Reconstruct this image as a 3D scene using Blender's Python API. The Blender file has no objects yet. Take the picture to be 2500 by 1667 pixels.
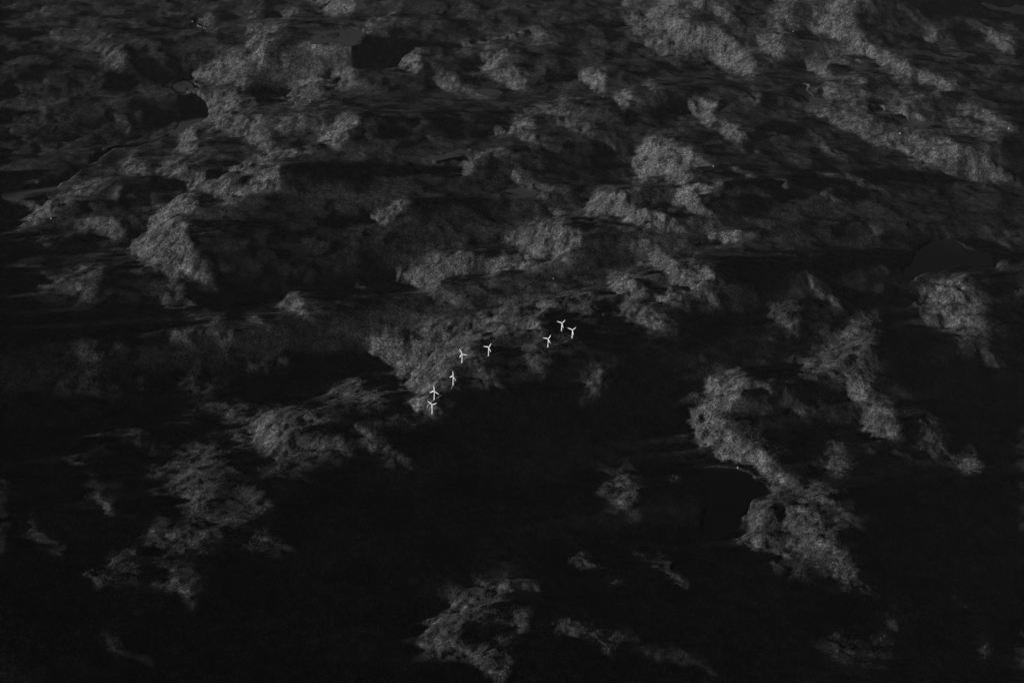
import bpy, math, random, time
import numpy as np
T0 = time.time()
R = math.radians
scn = bpy.context.scene
col = scn.collection

# ------------------------------------------------------------------ camera, sky, sun, exposure
CAM_H = 5200.0           # aircraft height above the valleys, metres
DEP = R(27.0)            # looking down
ROLL = R(2.4)
HFOV = R(40.0)
PW, PH = 2500.0, 1667.0  # photograph size, used to turn traced outlines into directions
FPX = PW / 2 / math.tan(HFOV / 2)
SUN_EL = R(5.5)
SUN_TRAVEL = np.array([0.925, 0.38]); SUN_TRAVEL /= np.linalg.norm(SUN_TRAVEL)   # light travels left to right
SUN_E = 5.0
SKY_STR = 0.010
HAZE_D = 0.75e-6

fwd = np.array([0, math.cos(DEP), -math.sin(DEP)])
r0 = np.array([1.0, 0, 0]); u0 = np.array([0, math.sin(DEP), math.cos(DEP)])
rgt = math.cos(ROLL) * r0 + math.sin(ROLL) * u0
upv = -math.sin(ROLL) * r0 + math.cos(ROLL) * u0
CAM = np.array([0, 0, CAM_H])

from mathutils import Matrix, Vector
cd = bpy.data.cameras.new('camera'); cam = bpy.data.objects.new('camera', cd); col.objects.link(cam)
cd.sensor_width = 36; cd.angle = HFOV; cd.clip_start = 10; cd.clip_end = 300000
cam.matrix_world = Matrix(((rgt[0], upv[0], -fwd[0], 0), (rgt[1], upv[1], -fwd[1], 0),
                           (rgt[2], upv[2], -fwd[2], CAM_H), (0, 0, 0, 1)))
scn.camera = cam

world = bpy.data.worlds.new('World'); scn.world = world; world.use_nodes = True
nt = world.node_tree; nt.nodes.clear()
sky = nt.nodes.new('ShaderNodeTexSky'); sky.sky_type = 'NISHITA'; sky.sun_disc = False
sky.sun_elevation = SUN_EL
sun_from = -SUN_TRAVEL
sky.sun_rotation = math.atan2(sun_from[0], sun_from[1])
bw = nt.nodes.new('ShaderNodeRGBToBW'); bg = nt.nodes.new('ShaderNodeBackground'); wo = nt.nodes.new('ShaderNodeOutputWorld')
bg.inputs['Strength'].default_value = SKY_STR
nt.links.new(sky.outputs[0], bw.inputs[0]); nt.links.new(bw.outputs[0], bg.inputs['Color']); nt.links.new(bg.outputs[0], wo.inputs[0])

sl = bpy.data.lights.new('sun', 'SUN'); sl.energy = SUN_E; sl.angle = R(0.53); sl.color = (1, 1, 1)
so = bpy.data.objects.new('sun', sl); col.objects.link(so)
sdir = Vector((SUN_TRAVEL[0] * math.cos(SUN_EL), SUN_TRAVEL[1] * math.cos(SUN_EL), -math.sin(SUN_EL)))
so.rotation_euler = sdir.to_track_quat('-Z', 'Y').to_euler()

scn.view_settings.view_transform = 'Standard'; scn.view_settings.look = 'None'
scn.view_settings.exposure = 0.32; scn.view_settings.gamma = 1
scn.render.engine = 'CYCLES'
scn.cycles.use_denoising = True; scn.cycles.denoiser = 'OPENIMAGEDENOISE'; scn.cycles.denoising_input_passes = 'RGB_ALBEDO_NORMAL'
scn.cycles.max_bounces = 3; scn.cycles.diffuse_bounces = 1; scn.cycles.volume_bounces = 0

# ------------------------------------------------------------------ helpers
def mat(name):
    m = bpy.data.materials.new(name); m.use_nodes = True
    return m, m.node_tree, m.node_tree.nodes['Principled BSDF']

def mesh_obj(name, verts, faces, m=None, parent=None, smooth=False):
    me = bpy.data.meshes.new(name); me.from_pydata([tuple(map(float, v)) for v in verts], [], [tuple(f) for f in faces]); me.update()
    if smooth:
        me.polygons.foreach_set('use_smooth', [True] * len(me.polygons))
    o = bpy.data.objects.new(name, me); col.objects.link(o)
    if m: me.materials.append(m)
    if parent: o.parent = parent
    return o

def project(x, y, z):
    dx, dy, dz = x - CAM[0], y - CAM[1], z - CAM[2]
    d = dx * fwd[0] + dy * fwd[1] + dz * fwd[2]
    d = np.maximum(d, 1.0)
    px = PW / 2 + FPX * (dx * rgt[0] + dy * rgt[1] + dz * rgt[2]) / d
    py = PH / 2 - FPX * (dx * upv[0] + dy * upv[1] + dz * upv[2]) / d
    return px, py

def ray(px, py):
    d = fwd * FPX + rgt * (px - PW / 2) - upv * (py - PH / 2)
    return d / np.linalg.norm(d)

# ------------------------------------------------------------------ traced slopes that face the sun
# each entry: tone of the slope, outline (in the coordinates of eight enlarged views of the photograph)
SEC = {'A': (0, 0, 2.351), 'B': (800, 0, 2.351), 'C': (1500, 0, 2.351), 'D': (0, 500, 2.351),
       'E': (800, 500, 2.351), 'F': (1500, 500, 2.351), 'G': (0, 1000, 1.8816), 'H': (1250, 1000, 1.8816)}
SLOPES = {
'A': '''.24 50,85 240,62 330,35 490,5 480,0 250,0 230,40
.25 165,215 260,165 450,150 600,125 700,118 670,140 600,165 450,180 300,205
.19 230,245 400,230 560,215 720,210 740,225 560,260 700,300 740,390 680,410 610,370 560,300 420,290 390,245 270,262
.26 610,340 700,290 725,340 705,410 640,390
.22 20,400 100,388 230,380 190,410 60,418
.22 250,465 310,443 322,455 265,474
.28 500,485 550,465 640,435 620,452 550,497
.25 320,545 340,510 400,505 405,530 360,558
.20 215,550 265,538 272,555 225,562
.23 110,600 125,570 155,580 150,620 125,625
.20 200,640 260,640 290,700 270,730 230,700
.22 40,800 90,775 105,800 70,830
.26 360,910 370,880 420,860 500,836 525,845 470,868 410,887 390,928
.25 650,690 690,690 740,730 760,790 740,830 715,820 715,770 670,740
.22 118,905 150,898 172,920 135,922
.22 0,980 40,970 45,992 5,997
.22 890,90 920,82 942,100 900,112
.28 1110,90 1200,85 1230,110 1240,150 1220,175 1170,150 1130,150
.24 1240,175 1350,185 1340,210 1280,205
.20 1150,10 1200,15 1265,80 1230,88
.21 1300,60 1400,75 1440,60 1500,20 1522,50 1475,100 1482,130 1420,130
.31 1590,100 1640,65 1700,80 1740,110 1700,125 1620,125
.28 1740,30 1780,0 2030,0 2060,50 1940,130 1900,110 1830,60
.21 1380,240 1420,190 1500,160 1620,180 1690,200 1620,250 1560,280 1520,320 1430,340 1420,290
.26 1480,195 1500,185 1528,205 1515,232 1480,218
.27 1050,445 1150,390 1260,345 1400,330 1440,280 1500,290 1530,340 1640,345 1760,300 1790,310 1600,380 1420,380 1340,440 1220,500 1130,475
.25 1330,450 1400,430 1440,470 1450,510 1390,530 1340,500
.26 1600,370 1660,360 1700,390 1680,430 1620,420
.27 1700,440 1780,410 1830,450 1900,490 1950,435 2010,450 2060,500 2160,545 2050,537 1870,522 1760,490
.26 2080,165 2150,150 2200,150 2250,120 2295,118 2280,160 2180,195 2100,235 2080,200
.19 1800,252 2100,250 2000,300 1940,320 1870,275
.29 1180,600 1250,565 1330,570 1380,590 1400,680 1330,695 1250,690 1210,650
.28 1550,560 1620,530 1820,520 1860,550 1840,590 1760,600 1740,640 1690,650 1650,600
.22 1400,590 1440,600 1500,660 1430,670
.22 970,780 1080,740 1180,690 1300,710 1450,720 1650,690 1900,690 1850,730 1700,740 1500,752 1330,790 1200,790 1080,792
.31 1020,880 1040,830 1080,800 1110,810 1140,850 1130,890 1050,915 1000,915
.33 1380,810 1420,770 1500,755 1540,780 1550,820 1590,860 1570,890 1510,880 1460,850 1450,820
.25 1550,748 1650,743 1750,753 1640,764
.30 1800,790 1830,770 1900,740 1920,700 2050,690 2080,720 2000,760 1980,840 1920,870 1860,840 1800,880 1740,905 1730,880 1810,840
.26 2060,890 2090,870 2107,905 2080,912
.26 880,985 950,960 1060,940 1120,940 1080,975 960,1030 910,1010
.25 690,1010 705,950 760,915 800,910 760,945 880,970 850,1010 720,1030
.22 840,860 900,810 1000,788 1012,800 960,820 900,890
.32 1050,1040 1090,1000 1160,980 1190,1010 1190,1060 1230,1090 1210,1130 1150,1120 1090,1090 1060,1070
.36 1240,990 1320,970 1400,940 1560,910 1700,878 1720,900 1560,950 1440,970 1440,1000 1380,1020 1320,1000
.30 1240,1050 1260,1030 1320,1035 1300,1080 1400,1070 1500,1030 1480,1010 1620,970 1640,985 1590,1040 1650,1065 1550,1085 1400,1120 1300,1150 1190,1145 1270,1100
.28 1270,1190 1320,1150 1370,1148 1370,1175 1300,1202
.22 70,1180 150,1150 280,1110 440,1070 550,1040 690,1045 690,1160 640,1150 610,1110 500,1120 420,1160 300,1180 310,1220 340,1250 250,1270 200,1300 140,1330 80,1290 70,1240
.25 200,1220 300,1210 310,1260 260,1270 200,1290
.35 840,1245 930,1210 1000,1160 1080,1145 1130,1160 1120,1210 1040,1240 950,1290 880,1280''',
'B': '''.29 315,385 340,350 420,325 510,315 560,345 530,400 520,450 460,455 380,430
.26 560,400 620,410 700,470 790,540 900,580 1000,620 900,612 800,572 700,552 600,522 660,490
.31 660,320 740,295 900,288 1020,262 1150,238 1280,228 1450,233 1200,257 1280,300 1390,343 1280,324 1170,268 1080,292 960,308 860,327 720,337
.26 850,400 940,350 1080,350 1110,380 1020,400 940,440 950,470 1060,500 1180,550 1060,542 960,492 890,450
.26 940,460 970,425 1080,430 1120,490 1160,530 1000,530
.19 1250,150 1330,178 1480,228 1330,212
.31 1650,115 1700,75 1790,43 1920,13 2100,3 2150,15 2000,47 1900,42 1780,64 1700,130
.33 2010,90 2080,60 2170,45 2150,80 2180,100 2120,130 2060,110
.29 1780,200 1850,130 1930,100 2000,130 2030,190 2100,220 2200,220 2300,260 2340,330 2351,470 2280,440 2180,370 2060,300 1960,260 1880,230
.22 1640,180 1760,150 1820,200 1860,260 1990,290 2100,360 2000,380 1860,360 1780,330 1840,290 1720,230
.28 2190,110 2280,130 2340,190 2260,190 2200,150
.29 1390,490 1430,465 1520,435 1600,435 1580,480 1590,520 1600,580 1530,560 1480,510
.23 1310,520 1390,508 1470,560 1360,542
.29 1630,590 1660,550 1720,540 1760,570 1830,610 1800,622 1740,600 1720,640 1660,630
.24 1750,520 1830,490 1900,518 1970,590 1900,572 1820,532
.23 1310,590 1400,600 1380,640 1320,612
.20 1090,640 1300,620 1560,650 1700,670 1560,690 1300,682 1110,672
.27 890,770 960,745 1080,730 1050,690 1200,712 1300,703 1420,720 1520,740 1540,800 1440,780 1320,722 1200,724 1120,752 1000,782 960,802
.29 1080,760 1160,760 1200,810 1280,860 1340,840 1380,850 1280,887 1180,842 1100,812
.26 720,965 740,930 850,890 960,868 1060,858 1000,910 900,922 850,960 840,1010 780,1015
.32 720,965 745,935 830,930 850,970 830,1010 780,1015
.26 1040,880 1100,878 1142,940 1080,922
.27 1040,990 1060,960 1120,1040 1240,1068 1340,1088 1320,1108 1200,1092 1090,1072
.28 1568,780 1592,778 1612,820 1692,900 1640,884
.27 1730,960 1760,900 1820,800 1900,790 2000,820 2100,870 2200,930 2222,962 2140,942 2040,932 2100,1000 2080,1060 1960,1050 1880,1000 1800,1030 1750,1000
.26 2060,640 2090,600 2160,590 2250,620 2200,660 2260,720 2340,740 2351,800 2280,800 2220,750 2120,700
.27 1980,745 2040,738 2052,767 2000,764
.33 1480,1220 1500,1150 1530,1100 1610,1095 1720,1110 1720,1160 1700,1190 1800,1200 1900,1230 2000,1290 2100,1340 2000,1332 1860,1312 1700,1272 1600,1232 1540,1232 1460,1262
.28 1250,1200 1300,1200 1340,1240 1290,1242
.23 1080,1160 1200,1110 1260,1108 1330,1150 1240,1162 1160,1182
.34 1970,1180 1980,1110 2040,1080 2200,1055 2340,1035 2351,1060 2200,1090 2120,1110 2130,1170 2200,1220 2260,1262 2180,1252 2080,1202 2020,1170 1940,1192
.22 1750,1090 1800,1058 1900,1070 1780,1112
.30 235,1255 270,1218 330,1180 400,1162 480,1158 485,1175 420,1214 370,1252 348,1312 288,1288
.22 435,682 520,668 527,700 460,694
.18 300,-10 420,10 440,60 380,100 330,60''',
'C': '''.30 885,70 920,30 1010,25 1040,80 1000,120 950,110 900,100
.28 700,-4 810,-4 800,25 720,20
.30 880,160 910,130 980,128 1030,168 1060,188 1020,198 960,182 900,182
.25 1060,20 1110,20 1160,60 1140,90 1100,130 1080,110
.25 1210,-6 1560,-6 1560,40 1440,70 1380,75 1240,40
.29 1090,210 1110,170 1200,150 1210,95 1300,80 1390,85 1400,130 1340,150 1420,210 1460,270 1540,290 1600,350 1660,340 1700,390 1800,430 1900,450 1980,490 1950,530 1800,490 1700,470 1560,410 1460,330 1400,320 1300,340 1230,360 1220,320 1320,280 1390,260 1330,230 1250,240 1180,235
.36 1220,340 1240,315 1340,290 1420,250 1440,270 1330,330 1240,360
.28 1070,400 1100,365 1180,355 1220,390 1230,430 1300,450 1500,450 1600,460 1440,482 1280,472 1180,460 1130,420
.27 790,290 830,250 920,238 1020,240 1030,270 940,262 980,300 960,390 890,350 830,330
.28 620,400 650,340 720,325 790,350 810,420 820,470 740,472 680,440
.26 1560,90 1660,83 1750,98 1800,150 1850,180 1900,242 1780,242 1750,215 1790,180 1750,132 1650,107
.23 2030,130 2080,128 2160,163 2270,170 2290,230 2320,322 2240,300 2160,250 2090,242 2150,200 2080,162
.20 830,470 900,488 1000,570 1100,600 1200,620 1300,640 1400,640 1450,660 1540,700 1640,720 1700,760 1840,770 1900,800 2000,840 2100,870 2200,940 2260,1000 2351,1030 2351,1080 2250,1052 2100,1052 1980,1030 1860,980 1740,950 1680,910 1620,860 1480,830 1380,780 1280,740 1200,690 1080,622 980,572 900,522
.23 1110,520 1200,498 1280,508 1400,508 1480,530 1450,580 1380,590 1240,582 1150,552
.23 1540,600 1580,570 1700,550 1860,538 1840,570 1730,592 1700,620 1740,660 1820,690 1690,672 1600,650
.25 1940,640 1960,600 2040,585 2120,620 2220,680 2310,720 2310,765 2220,740 2120,702 2060,662 1990,652
.18 1840,690 1960,660 2100,720 2240,780 2230,830 2140,820 2040,760 1900,740
.26 405,635 440,590 520,575 600,600 620,620 540,640 580,690 680,720 720,740 760,800 740,830 660,820 610,780 580,740 500,690 440,660
.33 580,760 640,730 710,740 700,800 640,802
.23 690,575 760,550 860,543 820,580 850,620 780,622
.26 760,855 800,853 872,897 800,888
.23 1110,800 1150,788 1250,850 1340,910 1350,942 1260,902 1180,852
.17 990,900 1010,883 1140,910 1120,950 1050,952
.28 910,1045 930,1025 990,1020 1000,1070 1020,1092 950,1077
.20 1110,1000 1200,980 1300,985 1390,1020 1500,1060 1580,1090 1570,1112 1480,1092 1340,1042 1240,1012
.27 1510,1065 1580,1088 1560,1112
.24 1140,1090 1180,1083 1300,1140 1380,1197 1290,1172 1200,1132
.22 640,970 720,968 860,1020 740,1024
.29 535,1380 540,1340 640,1330 820,1320 820,1340 740,1360 700,1400 620,1402
.21 810,1270 900,1278 1020,1322 920,1312 840,1302
.23 280,1380 430,1368 440,1390 350,1404
.27 1450,1310 1470,1283 1520,1310 1552,1352 1500,1342
.16 1520,1295 1690,1273 1660,1297 1560,1304
.17 1840,1288 1900,1308 1960,1358 2060,1408 2200,1448 2222,1482 2160,1464 2050,1429 1950,1389 1880,1334
.20 2160,1490 2220,1478 2262,1530 2230,1552 2180,1532
.11 2000,1300 2120,1290 2250,1330 2351,1300 2351,1400 2260,1440 2140,1400''',
'D': '''.22 420,100 470,75 600,65 690,70 680,110 740,150 720,200 650,220 560,150 470,160 430,140
.21 160,230 230,200 400,168 412,185 300,217 200,252
.26 840,90 960,110 1050,90 1100,110 1070,190 1100,220 1140,310 1190,380 1220,470 1160,440 1080,410 1010,400 990,350 930,390 910,350 830,370 760,320 730,240 790,200 800,140
.16 190,460 220,415 340,405 480,340 560,330 600,370 590,420 530,470 560,520 500,560 440,510 360,490 270,490 260,520
.17 900,520 930,490 1010,490 1080,540 1130,570 1060,582 980,540 1000,590 1060,640 950,600
.15 1060,650 1180,640 1280,638 1290,670 1180,692
.26 1560,590 1620,520 1700,495 1740,540 1750,600 1770,650 1860,690 1740,662 1680,610
.14 1370,640 1450,620 1500,650 1560,740 1480,702
.15 1450,590 1540,563 1562,580 1490,604
.20 1858,430 1890,438 1932,482 1890,467
.19 1980,390 2030,420 2060,450 2120,490 2090,512 2020,472
.16 970,780 1000,720 1060,705 1120,730 1060,770 1110,790 1120,830 1060,822 1000,790
.15 1230,750 1290,715 1350,720 1360,760 1310,790 1310,840 1260,800
.13 1040,1030 1080,970 1150,930 1180,940 1160,1000 1100,1060 1200,1080 1280,1150 1380,1120 1430,1160 1400,1260 1300,1230 1220,1160 1080,1200 1030,1180 1110,1090
.14 650,830 680,810 760,793 700,824 660,842
.10 400,780 520,790 620,890 620,940 540,920 430,890
.09 320,1080 360,1020 480,990 520,1060 700,1080 660,1130 480,1110 380,1150
.11 740,960 820,1020 850,1100 780,1030
.13 1400,960 1520,900 1640,880 1660,920 1480,972
.11 1250,810 1380,900 1500,930 1400,960 1310,890
.24 1300,1340 1430,1250 1560,1190 1640,1170 1640,1210 1800,1180 1760,1220 1960,1200 2000,1210 1900,1240 1700,1250 1650,1300 1620,1360 1580,1390 1560,1470 1500,1400 1480,1350
.16 1560,1470 1640,1330 1740,1300 1850,1310 1960,1330 2020,1410 1900,1420 1760,1420 1700,1440 1640,1500
.21 1680,1500 1720,1465 1800,1425 1832,1440 1740,1502 1690,1517
.21 2000,1270 2050,1255 2130,1310 2180,1350 2160,1380 2250,1390 2300,1450 2340,1480 2351,1530 2280,1470 2180,1410 2080,1340
.19 1800,1100 1860,1080 1900,1040 2030,985 2060,1000 2070,1060 2180,1090 2230,1080 2160,1150 2060,1130 1960,1110 1840,1120
.25 1640,1160 1690,1148 1742,1120 1660,1182
.14 380,1480 460,1470 520,1520 500,1550 430,1520
.12 690,1290 780,1290 820,1350 780,1382
.14 1080,1390 1130,1355 1220,1360 1240,1400 1300,1440 1190,1430 1100,1460''',
'E': '''.28 665,165 690,140 717,138 700,178
.28 380,440 350,400 400,370 520,370 610,300 680,300 760,265 880,290 930,310 960,310 1010,330 1080,310 1200,340 1230,390 1120,390 1060,350 960,420 900,400 870,350 800,390 700,400 640,450 560,470 480,450
.22 500,450 640,460 700,500 780,520 800,570 740,590 690,570 620,530 520,490
.24 810,480 860,463 882,490 830,512
.33 980,210 1020,190 1060,190 1110,135 1150,150 1210,140 1240,90 1280,80 1340,110 1400,140 1480,160 1480,210 1420,250 1380,310 1280,310 1200,310 1130,270 1060,230 1020,240
.20 1050,440 1130,458 1200,512 1100,484
.23 1200,435 1300,443 1390,480 1320,484
.24 420,750 600,700 800,650 1000,590 1160,560 1280,530 1380,500 1520,500 1640,530 1650,550 1500,542 1380,522 1330,560 1450,580 1480,570 1570,640 1500,640 1390,620 1300,590 1250,610 1100,638 960,688 800,718 640,750 440,766
.24 200,840 260,740 320,730 370,775 560,770 780,730 960,705 1100,655 1180,650 1260,740 1230,760 1120,710 960,760 860,770 830,820 900,870 980,860 960,880 820,900 740,900 720,960 660,1020 640,1070 560,1080 480,1100 420,1000 340,960 300,900 220,890
.30 1120,650 1180,642 1262,740 1210,722
.28 560,890 640,870 700,860 660,920 600,960 520,940
.26 200,840 260,750 300,800 260,860
.24 430,1160 450,1110 540,1090 600,1080 560,1120 640,1130 680,1200 600,1210 520,1200
.25 1270,795 1400,758 1432,765 1330,804
.19 1180,800 1270,790 1280,830 1180,850 1100,862 1110,820
.20 1080,860 1180,820 1280,870 1250,920 1270,960 1210,950 1160,900
.14 800,900 900,920 960,1000 1060,1070 980,1062 880,1030 780,960
.19 1430,1020 1480,960 1540,920 1600,960 1570,1040 1540,1090 1470,1090
.26 1600,400 1620,380 1720,375 1760,420 1840,460 1800,500 1900,530 1960,490 2040,540 2100,590 1960,572 1820,542 1700,540 1640,520
.30 1740,215 1800,230 1900,250 1980,300 2030,370 2010,400 1940,380 1840,330 1780,300
.25 2000,400 2060,350 2150,330 2200,380 2240,440 2330,468 2200,474 2160,500 2230,540 2260,610 2180,580 2110,510 2050,460
.24 1900,400 2010,410 2060,450 1960,470
.25 1650,570 1700,545 1800,560 1900,620 1980,680 1940,740 1830,710 1760,680 1700,630
.38 1730,640 1792,668 1760,687''',
'F': '''.20 865,640 880,580 940,560 1000,550 1110,565 1040,600 1040,660 1080,740 1000,740 940,700
.22 1105,440 1110,390 1140,430 1180,500 1260,530 1330,600 1280,602 1180,552 1130,500
.14 1340,600 1480,620 1552,700 1440,644
.18 1680,520 1740,470 1860,430 1980,390 2060,390 2080,400 2010,430 2010,480 2080,560 2140,610 2120,660 2190,740 2110,750 2000,740 1940,750 1840,700 1740,630 1710,570
.24 1700,500 1860,435 2050,390 2000,440 2000,500 2080,600 1980,560 1900,500 1780,502
.16 1940,760 2040,770 2080,830 2200,880 2250,930 2260,970 2180,930 2080,870 2000,810
.19 1280,750 1310,700 1350,660 1420,640 1400,700 1470,730 1490,780 1480,900 1440,950 1380,900 1340,860 1300,800
.20 1030,920 1080,880 1140,890 1150,830 1210,810 1250,840 1330,820 1350,880 1340,930 1240,960 1160,970 1080,960
.30 1055,940 1112,943 1090,964
.27 1250,990 1280,955 1360,950 1400,990 1470,1000 1490,1060 1460,1110 1400,1130 1350,1110 1300,1050
.22 1390,1240 1450,1160 1480,1110 1560,1140 1620,1220 1630,1300 1650,1360 1580,1350 1500,1350 1430,1300
.19 1740,1250 1770,1220 1830,1250 1860,1310 1900,1400 1960,1450 2040,1440 2080,1490 2120,1550 1980,1500 1920,1460 1850,1380 1760,1340 1720,1310
.16 2010,1400 2050,1380 2072,1450
.25 350,1210 400,1160 500,1110 550,1080 500,1000 560,1000 640,960 700,940 760,970 780,1020 720,1050 760,1120 800,1190 720,1140 680,1110 640,1170 630,1240 620,1300 740,1310 760,1350 800,1390 880,1420 900,1500 960,1500 1000,1568 820,1568 700,1510 600,1470 540,1420 480,1350 420,1290 390,1230
.18 780,1030 840,1010 900,1050 1000,1080 1060,1120 940,1130 880,1090 810,1070
.22 1010,1160 1100,1158 1152,1210 1100,1212 1040,1182
.15 1180,1380 1280,1370 1330,1400 1300,1430 1340,1470 1320,1520 1370,1560 1240,1560 1200,1480 1230,1430
.22 850,750 910,748 922,770 860,774
.12 1500,340 1550,328 1602,430 1540,382
.10 2250,480 2351,440 2351,540 2290,512
.11 2260,600 2320,640 2351,690 2300,650''',
'G': '''.12 640,290 760,210 880,170 960,190 1060,260 1080,290 960,270 940,310 1000,350 1000,400 920,480 830,420 790,360 770,290 700,300
.15 800,270 900,280 980,330 980,400 900,480 840,440 830,360
.13 1100,350 1180,370 1240,410 1280,460 1160,480 1050,540 960,520 1020,480 1130,450 1080,400
.16 420,390 440,355 480,350 470,400 520,450 520,490 470,460 430,430
.115 640,580 700,520 800,510 950,560 990,620 950,660 860,660 740,660 680,620
.115 1110,560 1200,560 1300,610 1370,672 1250,632 1140,602
.10 400,760 420,710 540,660 600,620 640,680 630,780 540,750 470,790 460,830 420,800
.10 720,720 860,720 860,840 950,932 860,902 760,830
.08 560,920 600,860 690,830 650,922
.085 110,570 140,500 180,530 240,620 310,650 320,700 250,662 150,622
.13 320,230 390,250 430,300 390,312
.085 290,180 420,120 540,170 420,200 340,212
.12 550,90 600,80 650,150 600,142
.06 440,1020 500,1000 560,1080 700,1150 780,1192 640,1142 500,1082
.15 1930,1010 1960,950 2040,880 2140,820 2260,790 2351,770 2351,860 2240,900 2150,930 2110,1010 2130,1100 2230,1080 2330,1130 2351,1255 2060,1255 2020,1160 1950,1130
.09 1230,1200 1300,1160 1340,1118 1310,1172
.08 1640,1100 1680,1130 1750,1200 1680,1212''',
'H': '''.19 1200,310 1240,260 1280,300 1350,350 1290,370 1220,342
.20 1180,380 1200,350 1240,365 1240,400 1190,402
.20 980,160 1100,190 1200,210 1240,250 1200,330 1120,300 1040,265
.25 1040,560 1070,490 1110,430 1160,410 1200,440 1220,480 1180,520 1160,560 1190,600 1190,640 1130,640 1070,600
.19 1220,430 1280,420 1380,460 1440,540 1470,590 1520,670 1580,720 1590,780 1520,800 1440,740 1380,680 1310,670 1270,660 1230,690 1200,660 1210,620 1290,590 1330,600 1260,560 1240,490
.22 1440,700 1560,690 1580,760 1500,780
.21 1320,420 1370,385 1420,380 1480,430 1560,460 1620,522 1540,492 1440,442 1360,442
.12 1580,780 1620,820 1690,880 1720,950 1790,1010 1760,1032 1660,942 1620,872
.15 370,370 400,310 440,280 520,290 560,320 540,370 590,460 540,450 480,460 420,420
.10 690,300 740,288 802,352
.12 270,680 310,640 340,690 390,740 480,760 560,775 500,802 400,782 310,722
.11 540,610 560,600 580,640 660,690 720,680 760,760 800,822 740,802 660,722 580,662
.12 1170,710 1200,690 1310,730 1330,772 1220,742
.10 150,980 260,970 300,1040 430,990 540,1050 620,1080 740,1100 780,1150 900,1170 960,1232 820,1202 640,1122 480,1112 400,1122 340,1182 300,1230 380,1130 360,1060 240,1082
.13 0,960 60,920 90,960 60,1010 0,1030
.14 0,770 60,760 140,810 120,850 60,820 0,850
.11 2000,820 2060,870 2110,960 2160,1030 2200,1090 2190,1182 2130,1062 2080,962 2010,882
.15 1930,360 1960,348 1982,377
.05 1340,1050 1500,1000 1640,1060 1800,1150 1600,1180 1400,1150'''}
# lakes, ponds and tarns: name, label, outline of the shore
LAKES = [
 ('lake', 'far island-dotted lake near the top edge, left of centre', 'A', '1795,255 1850,190 1900,178 2090,172 2075,210 2040,262 1950,248 1880,238 1830,250'),
 ('lake', 'long winding lake in the left valley, widest reach', 'A', '1045,585 1075,552 1130,575 1165,580 1110,600 1060,612 1210,640 1190,690 1080,740 1010,770 930,800 870,850 800,880 700,890 640,905 600,950 560,985 520,1005 540,960 610,915 660,880 830,850 890,815 1000,760 1040,690 1040,640'),
 ('lake', 'narrow lake arm at the far left edge below the winding lake', 'A', '20,1108 150,1085 280,1055 380,1030 420,1000 470,1000 430,1045 300,1085 160,1120 60,1150'),
 ('lake', 'small ragged lake at the head of the left valley', 'A', '985,505 1010,465 1060,470 1090,500 1075,530 1050,545 1010,525'),
 ('lake', 'small oval tarn near the top edge, left of the island lake', 'A', '1495,122 1520,105 1560,105 1590,122 1565,138 1515,138'),
 ('lake', 'crescent lake below the bright hills at upper right', 'C', '1018,505 1110,498 1105,525 1140,560 1200,582 1260,590 1200,598 1110,580 1060,545'),
 ('lake', 'long shallow lake at the right below a round knoll', 'C', '1460,618 1520,620 1580,650 1660,682 1760,695 1840,692 1830,720 1740,735 1660,722 1640,700 1560,672 1480,650'),
 ('lake', 'pale river reach crossing the top right corner', 'C', '1960,-10 2080,30 2180,62 2330,80 2351,70 2351,30 2240,50 2120,20 2060,-10'),
 ('lake', 'broad dark lake below the shoreline at the right edge', 'F', '1620,440 1700,300 1820,200 1920,190 2000,240 2100,280 2170,310 2200,390 2060,385 1980,385 1860,425 1740,462 1680,490'),
 ('lake', 'small pond between hills in the upper middle', 'B', '862,525 900,516 960,522 992,535 940,545 890,540'),
 ('lake', 'flat grey tarn above the turbine ridge hills', 'B', '1020,1090 1100,1078 1200,1098 1180,1118 1100,1128 1030,1115'),
 ('lake', 'thin sliver of water in the dark central valley', 'B', '596,912 640,890 800,858 822,872 700,896 612,916'),
 ('lake', 'black lake beneath the hook-shaped ridge at lower right', 'H', '850,262 1000,265 1080,285 1130,330 1180,350 1175,400 1110,420 1060,480 1030,560 900,620 860,500 900,420 880,330'),
 ('lake', 'small black tarn on the lowest hill at the bottom edge', 'H', '15,850 70,855 125,888 70,905 20,890'),
]

def pts(sec, s):
    ox, oy, k = SEC[sec]
    a = np.array([[float(v) for v in q.split(',')] for q in s.split()])
    return a / k + np.array([ox, oy])

def smooth_closed(p, n=2):
    for _ in range(n):                       # corner cutting
        q = np.roll(p, -1, 0)
        p = np.stack([p * .75 + q * .25, p * .25 + q * .75], 1).reshape(-1, 2)
    return p

BS = 2.0                                     # bitmap pixel = 2 photograph pixels, margin of 100 px round the frame
BM = 100
BWD, BHT = int((PW + 2 * BM) / BS), int((PH + 2 * BM) / BS)
def fill(p):
    p = (p + BM) / BS
    x0, x1 = max(0, int(p[:, 0].min()) - 1), min(BWD, int(p[:, 0].max()) + 2)
    y0, y1 = max(0, int(p[:, 1].min()) - 1), min(BHT, int(p[:, 1].max()) + 2)
    yy, xx = np.mgrid[y0:y1, x0:x1] + 0.5
    ins = np.zeros(xx.shape, bool)
    for (ax, ay), (bx, by) in zip(p, np.roll(p, -1, 0)):
        if ay == by: continue
        c = ((ay > yy) != (by > yy)) & (xx < (bx - ax) * (yy - ay) / (by - ay) + ax)
        ins ^= c
    return (slice(y0, y1), slice(x0, x1)), ins

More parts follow.
